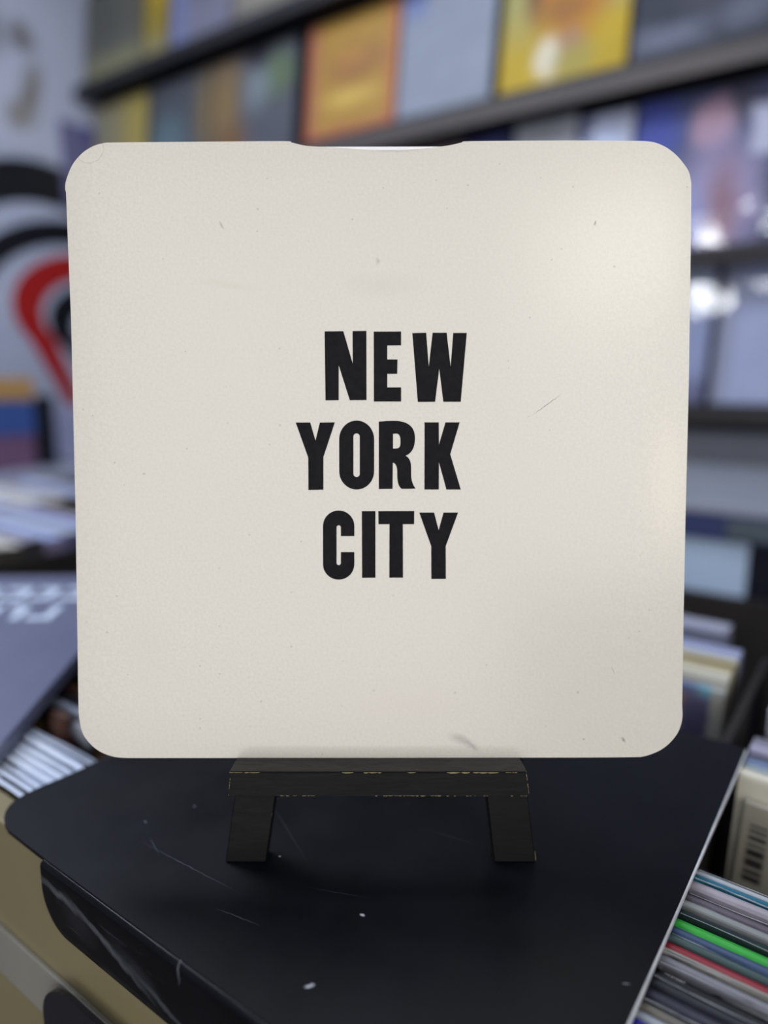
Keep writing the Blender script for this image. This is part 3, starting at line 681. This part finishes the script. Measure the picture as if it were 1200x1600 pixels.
def wall_sleeve(x0, x1, zr, label, m, h=.31, tilt=7, y=.020, plastic=False, group=None, th=.004, pm=None):
    wd = x1 - x0; e_ = empty('record_sleeve', ((x0 + x1) / 2, WALL_Y - .075, Z(zr) + .0054), (rad(-tilt), 0, 0)); tag(e_, label, 'record sleeve', group)
    new_obj('cover', box(-wd / 2, wd / 2, 0, th, 0, h, bev=.0012), m, e_)
    if plastic:
        bm = bmesh.new(); n = 6; vs = []
        for j in range(n + 1):
            vs.append([bm.verts.new((-wd / 2 - .003 + (wd + .006) * i / n, -.0015 - .003 * abs(math.sin(i * 1.3 + j)), -.000 + (h + .006) * j / n)) for i in range(n + 1)])
        for j in range(n):
            for i in range(n): bm.faces.new((vs[j][i], vs[j][i + 1], vs[j + 1][i + 1], vs[j + 1][i]))
        new_obj('plastic_sleeve', bm, pm or M_pl, e_, smooth=True)
    return e_
def pm(name, base, prints, wob=.03, rough=.5, c2=None): return mat(name, base, rough, .3, c2 or tuple(max(0, v - 14) for v in base), 14, .8, prints=prints, wob=wob)
# row 0 (top left)
wall_sleeve(-2.665, -2.31, 1.050, 'olive-grey sleeve at the top left corner of the wall display', pm('print_olive', (92, 92, 84), [('r', 0, .03, .2, .05, (120, 118, 92), .5), ('e', -.05, .2, .06, .07, (78, 78, 76), .5)]))
wall_sleeve(-2.300, -2.165, 1.050, 'narrow mustard yellow sleeve beside the olive-grey one at top left', pm('print_mustard', (140, 122, 50), [('r', 0, .03, .2, .05, (128, 120, 84), .5), ('e', .02, .22, .06, .05, (160, 136, 40), .5)]), y=.03)
wall_sleeve(-2.150, -1.850, 1.050, 'lilac-grey sleeve right of the mustard one at top left', pm('print_lilac', (116, 116, 134), [('r', -.12, .12, .05, .16, (108, 114, 152), .5), ('e', .02, .20, .07, .07, (96, 96, 106), .5), ('e', -.03, .26, .07, .04, (120, 84, 60), .6)]))
wall_sleeve(-1.840, -1.530, 1.050, 'warm grey sleeve, rightmost seen on the topmost ledge', pm('print_warmgrey', (120, 116, 110), [('e', .0, .12, .12, .07, (138, 132, 122), .6), ('e', -.1, .22, .05, .06, (92, 90, 92), .6)]))
# row 1
wall_sleeve(-2.660, -2.33, .655, 'dull yellow-beige sleeve on the second ledge, next to the corner', pm('print_beige', (136, 128, 100), [('r', .10, .16, .075, .2, (150, 136, 74), .4), ('r', -.12, .15, .04, .2, (124, 120, 104), .4)]), h=.335)
wall_sleeve(-2.310, -1.985, .655, 'slate blue sleeve with a tan shape on the second ledge', pm('print_slate', (76, 79, 87), [('e', -.06, .12, .08, .08, (86, 108, 116), .8), ('e', .16, .2, .06, .14, (116, 98, 68), .7)]), h=.335)
wall_sleeve(-1.975, -1.600, .655, 'grey sleeve with tan and green patches left of the orange one', pm('print_tanfig', (82, 84, 94), [('e', -.13, .20, .07, .16, (122, 100, 66), .7), ('e', -.09, .06, .06, .06, (108, 78, 46), .7), ('e', .11, .24, .06, .06, (88, 104, 76), .6), ('e', .02, .22, .05, .06, (112, 122, 128), .7), ('e', .02, .31, .05, .03, (40, 36, 48), .5)]), h=.335)
wall_sleeve(-1.550, -1.225, .655, 'orange sleeve with a red-brown border on the second ledge', pm('print_orange', (164, 128, 60), [('r', -.148, .16, .022, .3, (156, 96, 72), .4), ('r', .15, .16, .018, .3, (170, 104, 66), .4), ('r', 0, .0, .2, .03, (164, 92, 72), .5), ('e', .02, .2, .10, .045, (142, 98, 58), .5), ('e', .0, .22, .06, .02, (164, 120, 62), .5), ('e', 0, .11, .09, .02, (192, 160, 80), .6)]), h=.335)
wall_sleeve(-1.215, -.930, .655, 'plain silver grey sleeve in plastic between the orange and yellow ones', pm('print_silver', (132, 139, 154), [('r', -.1, .31, .03, .04, (100, 112, 160), .5)], .01), h=.345)
wall_sleeve(-.905, -.592, .655, 'yellow sleeve with an orange figure on the second ledge', pm('print_yellow', (176, 148, 16), [('r', -.13, .24, .05, .10, (150, 142, 84), .6), ('r', .13, .25, .04, .08, (150, 146, 104), .6), ('e', .02, .23, .095, .13, (166, 104, 22), .35), ('e', -.075, .24, .02, .07, (92, 62, 44), .6), ('e', .095, .26, .02, .06, (84, 56, 48), .6), ('e', .0, .17, .05, .03, (140, 94, 36), .6),
    ('e', -.03, .065, .035, .045, (204, 196, 176), .35), ('e', .02, .09, .03, .03, (150, 112, 92), .5), ('e', .03, .05, .05, .035, (150, 136, 60), .5)]), h=.345)
wall_sleeve(-.580, -.285, .655, 'dark navy sleeve with pale lettering blur on the second ledge', pm('print_navy', (40, 44, 60), [('e', .0, .2, .06, .08, (70, 66, 78), .7), ('e', -.11, .28, .04, .03, (90, 66, 84), .6), ('r', -.07, .045, .07, .025, (90, 94, 112), .5), ('e', .08, .06, .05, .03, (78, 82, 98), .5)]), h=.345)
wall_sleeve(-.275, .035, .655, 'salmon pink sleeve at the right edge, next to the navy one', pm('print_salmon', (150, 100, 92), [('e', 0, .15, .1, .1, (120, 84, 90), .5)]), h=.345)
# row 2
wall_sleeve(-1.320, -1.020, .257, 'grey-brown sleeve on the third ledge, hidden mostly behind the cream sleeve', pm('print_greybrown', (92, 84, 88), [('e', 0, .2, .1, .1, (110, 98, 100), .6)]), h=.345)
wall_sleeve(-1.010, -.880, .257, 'narrow midnight blue sleeve on the third ledge', pm('print_midnight', (40, 44, 74), [('e', 0, .3, .05, .03, (60, 66, 110), .6)]), h=.345)
wall_sleeve(-.872, -.710, .257, 'light grey sleeve beside the midnight blue one on the third ledge', pm('print_lightgrey', (158, 162, 172), [('e', 0, .28, .05, .05, (144, 146, 152), .6)]), h=.345)
wall_sleeve(-.702, -.575, .257, 'pale blue-white sleeve on the third ledge above the notched sleeve', pm('print_palewhite', (172, 178, 200), [('e', 0, .27, .03, .06, (176, 186, 214), .6), ('r', -.05, .2, .02, .2, (96, 104, 140), .5)]), h=.33, plastic=True)
wall_sleeve(-.565, -.240, .257, 'sleeve with a pink figure on blue and a white tag, under the navy sleeve', pm('print_pinkfig', (76, 82, 116), [('e', -.12, .26, .05, .08, (58, 70, 148), .5), ('e', .045, .30, .045, .05, (64, 64, 84), .5), ('e', .0, .26, .042, .055, (158, 128, 146), .3), ('e', .025, .10, .085, .12, (142, 132, 164), .4), ('e', .035, .08, .03, .09, (128, 96, 112), .6), ('e', -.05, .06, .04, .07, (126, 136, 186), .6), ('r', .15, .1, .03, .12, (62, 68, 92), .4), ('r', .118, .235, .040, .050, (166, 168, 190), .12)]), h=.335, plastic=True, pm=clear_plastic('glossy_plastic_wrap', .26, .055, 7, .25))
wall_sleeve(-.230, .085, .257, 'violet sleeve at the right edge on the third ledge', pm('print_violet', (88, 84, 120), [('e', -.1, .2, .05, .1, (150, 110, 140), .6)]), h=.335)
# row 3
M_shiny = clear_plastic('shiny_outer_plastic', .26, .055, 7, .25)
wall_sleeve(-.680, -.372, -.075, 'plain pale blue-grey sleeve in shiny plastic on the lowest ledge', pm('print_paleblue', (134, 142, 174), [('r', .0, .31, .2, .04, (170, 178, 196), .6), ('r', .12, .02, .2, .03, (96, 98, 128), .6)], .01), h=.305, tilt=9.3, plastic=True, pm=M_shiny)
wall_sleeve(-.355, -.045, -.075, 'plain white-blue sleeve in shiny plastic at the right on the lowest ledge', pm('print_whiteblue', (150, 158, 188), [('r', -.14, .16, .014, .2, (128, 132, 152), .5), ('r', .0, .32, .2, .02, (176, 184, 200), .6)], .01), h=.305, tilt=9.3, plastic=True, pm=M_shiny)
wall_sleeve(-1.010, -.700, -.075, 'plain grey sleeve on the lowest ledge, behind the cream sleeve', pm('print_dullgrey', (120, 124, 140), [], .01), h=.305)
# grey board under the lowest ledge and the black cabinet with its white card
o = new_obj('back_board', box(-1.0, 1.2, WALL_Y - .030, WALL_Y - .001, Z(-.60), Z(-.135)), mat('grey_back_board', (108, 108, 118), .4, .5, (100, 104, 112), 6, prints=[('e', .55, Z(-.20), .05, .03, (116, 100, 96), .6)], wob=.02))
tag(o, 'mid grey board on the back wall below the lowest ledge', 'board')
cab = empty('storage_cabinet', (-.3, 1.48, 0)); tag(cab, 'black storage cabinet with a blank white card on its front, against the back wall', 'cabinet')
M_cab = mat('navy_black_cabinet', (26, 28, 42), .4, .4, (18, 20, 30), 6)
def cpart(name, bm, m): o = new_obj(name, bm, m, cab); o.location = (.3, -1.48, 0); return o
cpart('body', box(-1.0, 1.2, 1.215, 1.765, 0, Z(-.222)), M_cab)
cpart('top_panel', box(-1.0, 1.2, 1.205, 1.765, Z(-.222), Z(-.208), bev=.002), mat('pale_grey_worktop', (150, 154, 166), .35, .5, (136, 142, 156), 5))
cpart('rail', box(-1.0, 1.2, 1.200, 1.215, Z(-.262), Z(-.224)), mat('navy_rail', (58, 66, 106), .4, .5, (50, 58, 96), 6))
o = cpart('rail_plate', box(-.205, -.10, 1.196, 1.200, Z(-.258), Z(-.226)), mat('green_grey_plate', (78, 88, 96), .4, .5)); o['label'] = 'green-grey plate on the navy rail'
o = cpart('label_card', box(-.300, -.172, 1.208, 1.212, Z(-.366), Z(-.266), bev=.001), mat('white_card', (176, 196, 222), .5, .4)); o['label'] = 'blank white card on the cabinet front'

# ================================================================ the left wall: posters and the painted panel
M_poster = mat('white_poster_paper', (176, 180, 198), .5, .4, (168, 172, 192), 5, prints=[('e', 1.515, Z(1.17), .045, .045, (112, 110, 112), .5), ('e', 1.40, Z(1.16), .05, .07, (128, 130, 140), .6), ('e', 1.53, Z(.985), .035, .10, (122, 118, 114), .5, -.25), ('e', 1.47, Z(.90), .035, .05, (132, 128, 124), .5)], wob=.05, axes='yz')
o = new_obj('poster', box(WALL_X + .001, WALL_X + .004, 1.05, 1.775, Z(.785), Z(1.60)), M_poster); tag(o, 'large white poster with faint brownish drawings on the left wall', 'poster')
o = new_obj('record_sleeve', box(WALL_X + .004, WALL_X + .010, 1.63, 1.79, Z(.62), Z(.93), bev=.001), mat('print_purple', (104, 102, 138), .4, .5, (94, 92, 128), 12, prints=[('e', 1.75, Z(.90), .03, .03, (70, 72, 130), .5)], axes='yz', wob=.02)); tag(o, 'purple-grey sleeve hung on the left wall in the corner', 'record sleeve')
# painted panel: nested arches and drops, each a flat cut-out with its own thickness
mp = empty('painted_panel', (WALL_X, 1.70, Z(.35))); tag(mp, 'white panel painted with nested black and red drop shapes on the left wall', 'wall panel')
M_pw, M_pk, M_pr, M_pb = mat('panel_white', (170, 176, 196), .45, .4, (160, 168, 190), 5), mat('panel_black', (17, 19, 27), .4, .4), mat('panel_red', (158, 26, 26), .45, .4), mat('panel_pale_blue', (146, 162, 196), .45, .4)
def ppart(name, pts, d0, d1, m, holes=()):
    """outline in (y, z-from-lens) pushed out of the wall"""
    bm = bmesh.new(); add_prism(bm, [(y - 1.70, z - .35) for y, z in pts], d0, d1, [[(y - 1.70, z - .35) for y, z in h] for h in holes])
    for v in bm.verts: v.co = (v.co.y, v.co.x, v.co.z)
    return new_obj(name, bm, m, mp)
def drop(cy, cz, ry, rz, tip, n=26):
    pts = []
    for i in range(n + 1):
        a = rad(-35 + 250 * i / n); pts.append((cy + ry * math.cos(a), cz + rz * math.sin(a)))
    return pts + [tip]
ppart('backing', [(.95, -.60), (1.79, -.60), (1.79, .775), (.95, .775)], .001, .006, M_pw)
ppart('black_arch', arc(1.53, .40, .42, .362, 0, 180, 24) + arc(1.53, .40, .300, .215, 180, 0, 24), .006, .008, M_pk)
ppart('black_arch', arc(1.66, .22, .46, .350, 5, 180, 24) + arc(1.66, .22, .375, .262, 180, 5, 24), .008, .010, M_pk)
def ring(cy, cz, ry, rz, tip, k, kt): return drop(cy, cz, ry, rz, tip), drop(cy + k * .45, cz - k * .25, ry - k * .85, rz - k * .75, kt)
o_, i_ = ring(1.70, .235, .315, .215, (1.66, -.30), .084, (1.675, -.245))
ppart('red_drop', o_, .006, .009, M_pr, [i_])
o_, i_ = ring(1.735, .19, .215, .150, (1.73, -.06), .075, (1.73, .02))
ppart('black_drop', o_, .006, .009, M_pk, [i_])

# left corner: table with stacked boxes
tb = empty('side_table', (-2.35, 1.30, 0)); tag(tb, 'pale side table below the painted panel at left', 'table')
M_tb = mat('pale_table_top', (150, 154, 172), .4, .5, (140, 144, 164), 5)
def tpart(name, bm, m): o = new_obj(name, bm, m, tb); o.location = (2.35, -1.30, 0)
tpart('tabletop', box(-2.66, -2.02, .90, 1.76, Z(-.325), Z(-.300), bev=.003), M_tb)
for x in (-2.63, -2.09):
    for y in (.93, 1.69): tpart('leg', box(x, x + .04, y, y + .04, 0, Z(-.325)), M_tb)
zb = -.2995
for i, (h, c, lab) in enumerate([(.105, (112, 84, 112), 'mauve box, bottom of the stack on the pale side table'), (.105, (62, 88, 150), 'blue box in the middle of the stack on the side table'), (.070, (176, 140, 92), 'tan box on top of the stack on the side table')]):
    o = new_obj('storage_box', box(-2.46, -2.20, .93, 1.165 + .006 * i, Z(zb), Z(zb + h), bev=.006), mat('box_card', c, .45, .4, tuple(v - 12 for v in c), 14)); tag(o, lab, 'box', 'boxes stacked on the side table'); zb += h + .0004
o = new_obj('storage_box', box(-2.50, -2.20, 1.182, 1.235, Z(-.2995), Z(-.075), bev=.006), mat('black_side_block', (26, 28, 36), .4, .4)); tag(o, 'narrow black upright block added as the shadowed side of the stacked boxes at left', 'box')  # black block added for the shadowed right side of the stack
o = new_obj('record_sleeve', box(-2.45, -2.445, 1.26, 1.57, Z(-.2995), Z(-.12), bev=.001), mat('print_pale_lilac', (164, 166, 196), .4, .5, (150, 154, 186), 8)); tag(o, 'pale lilac sleeve standing on the side table behind the boxes', 'record sleeve')
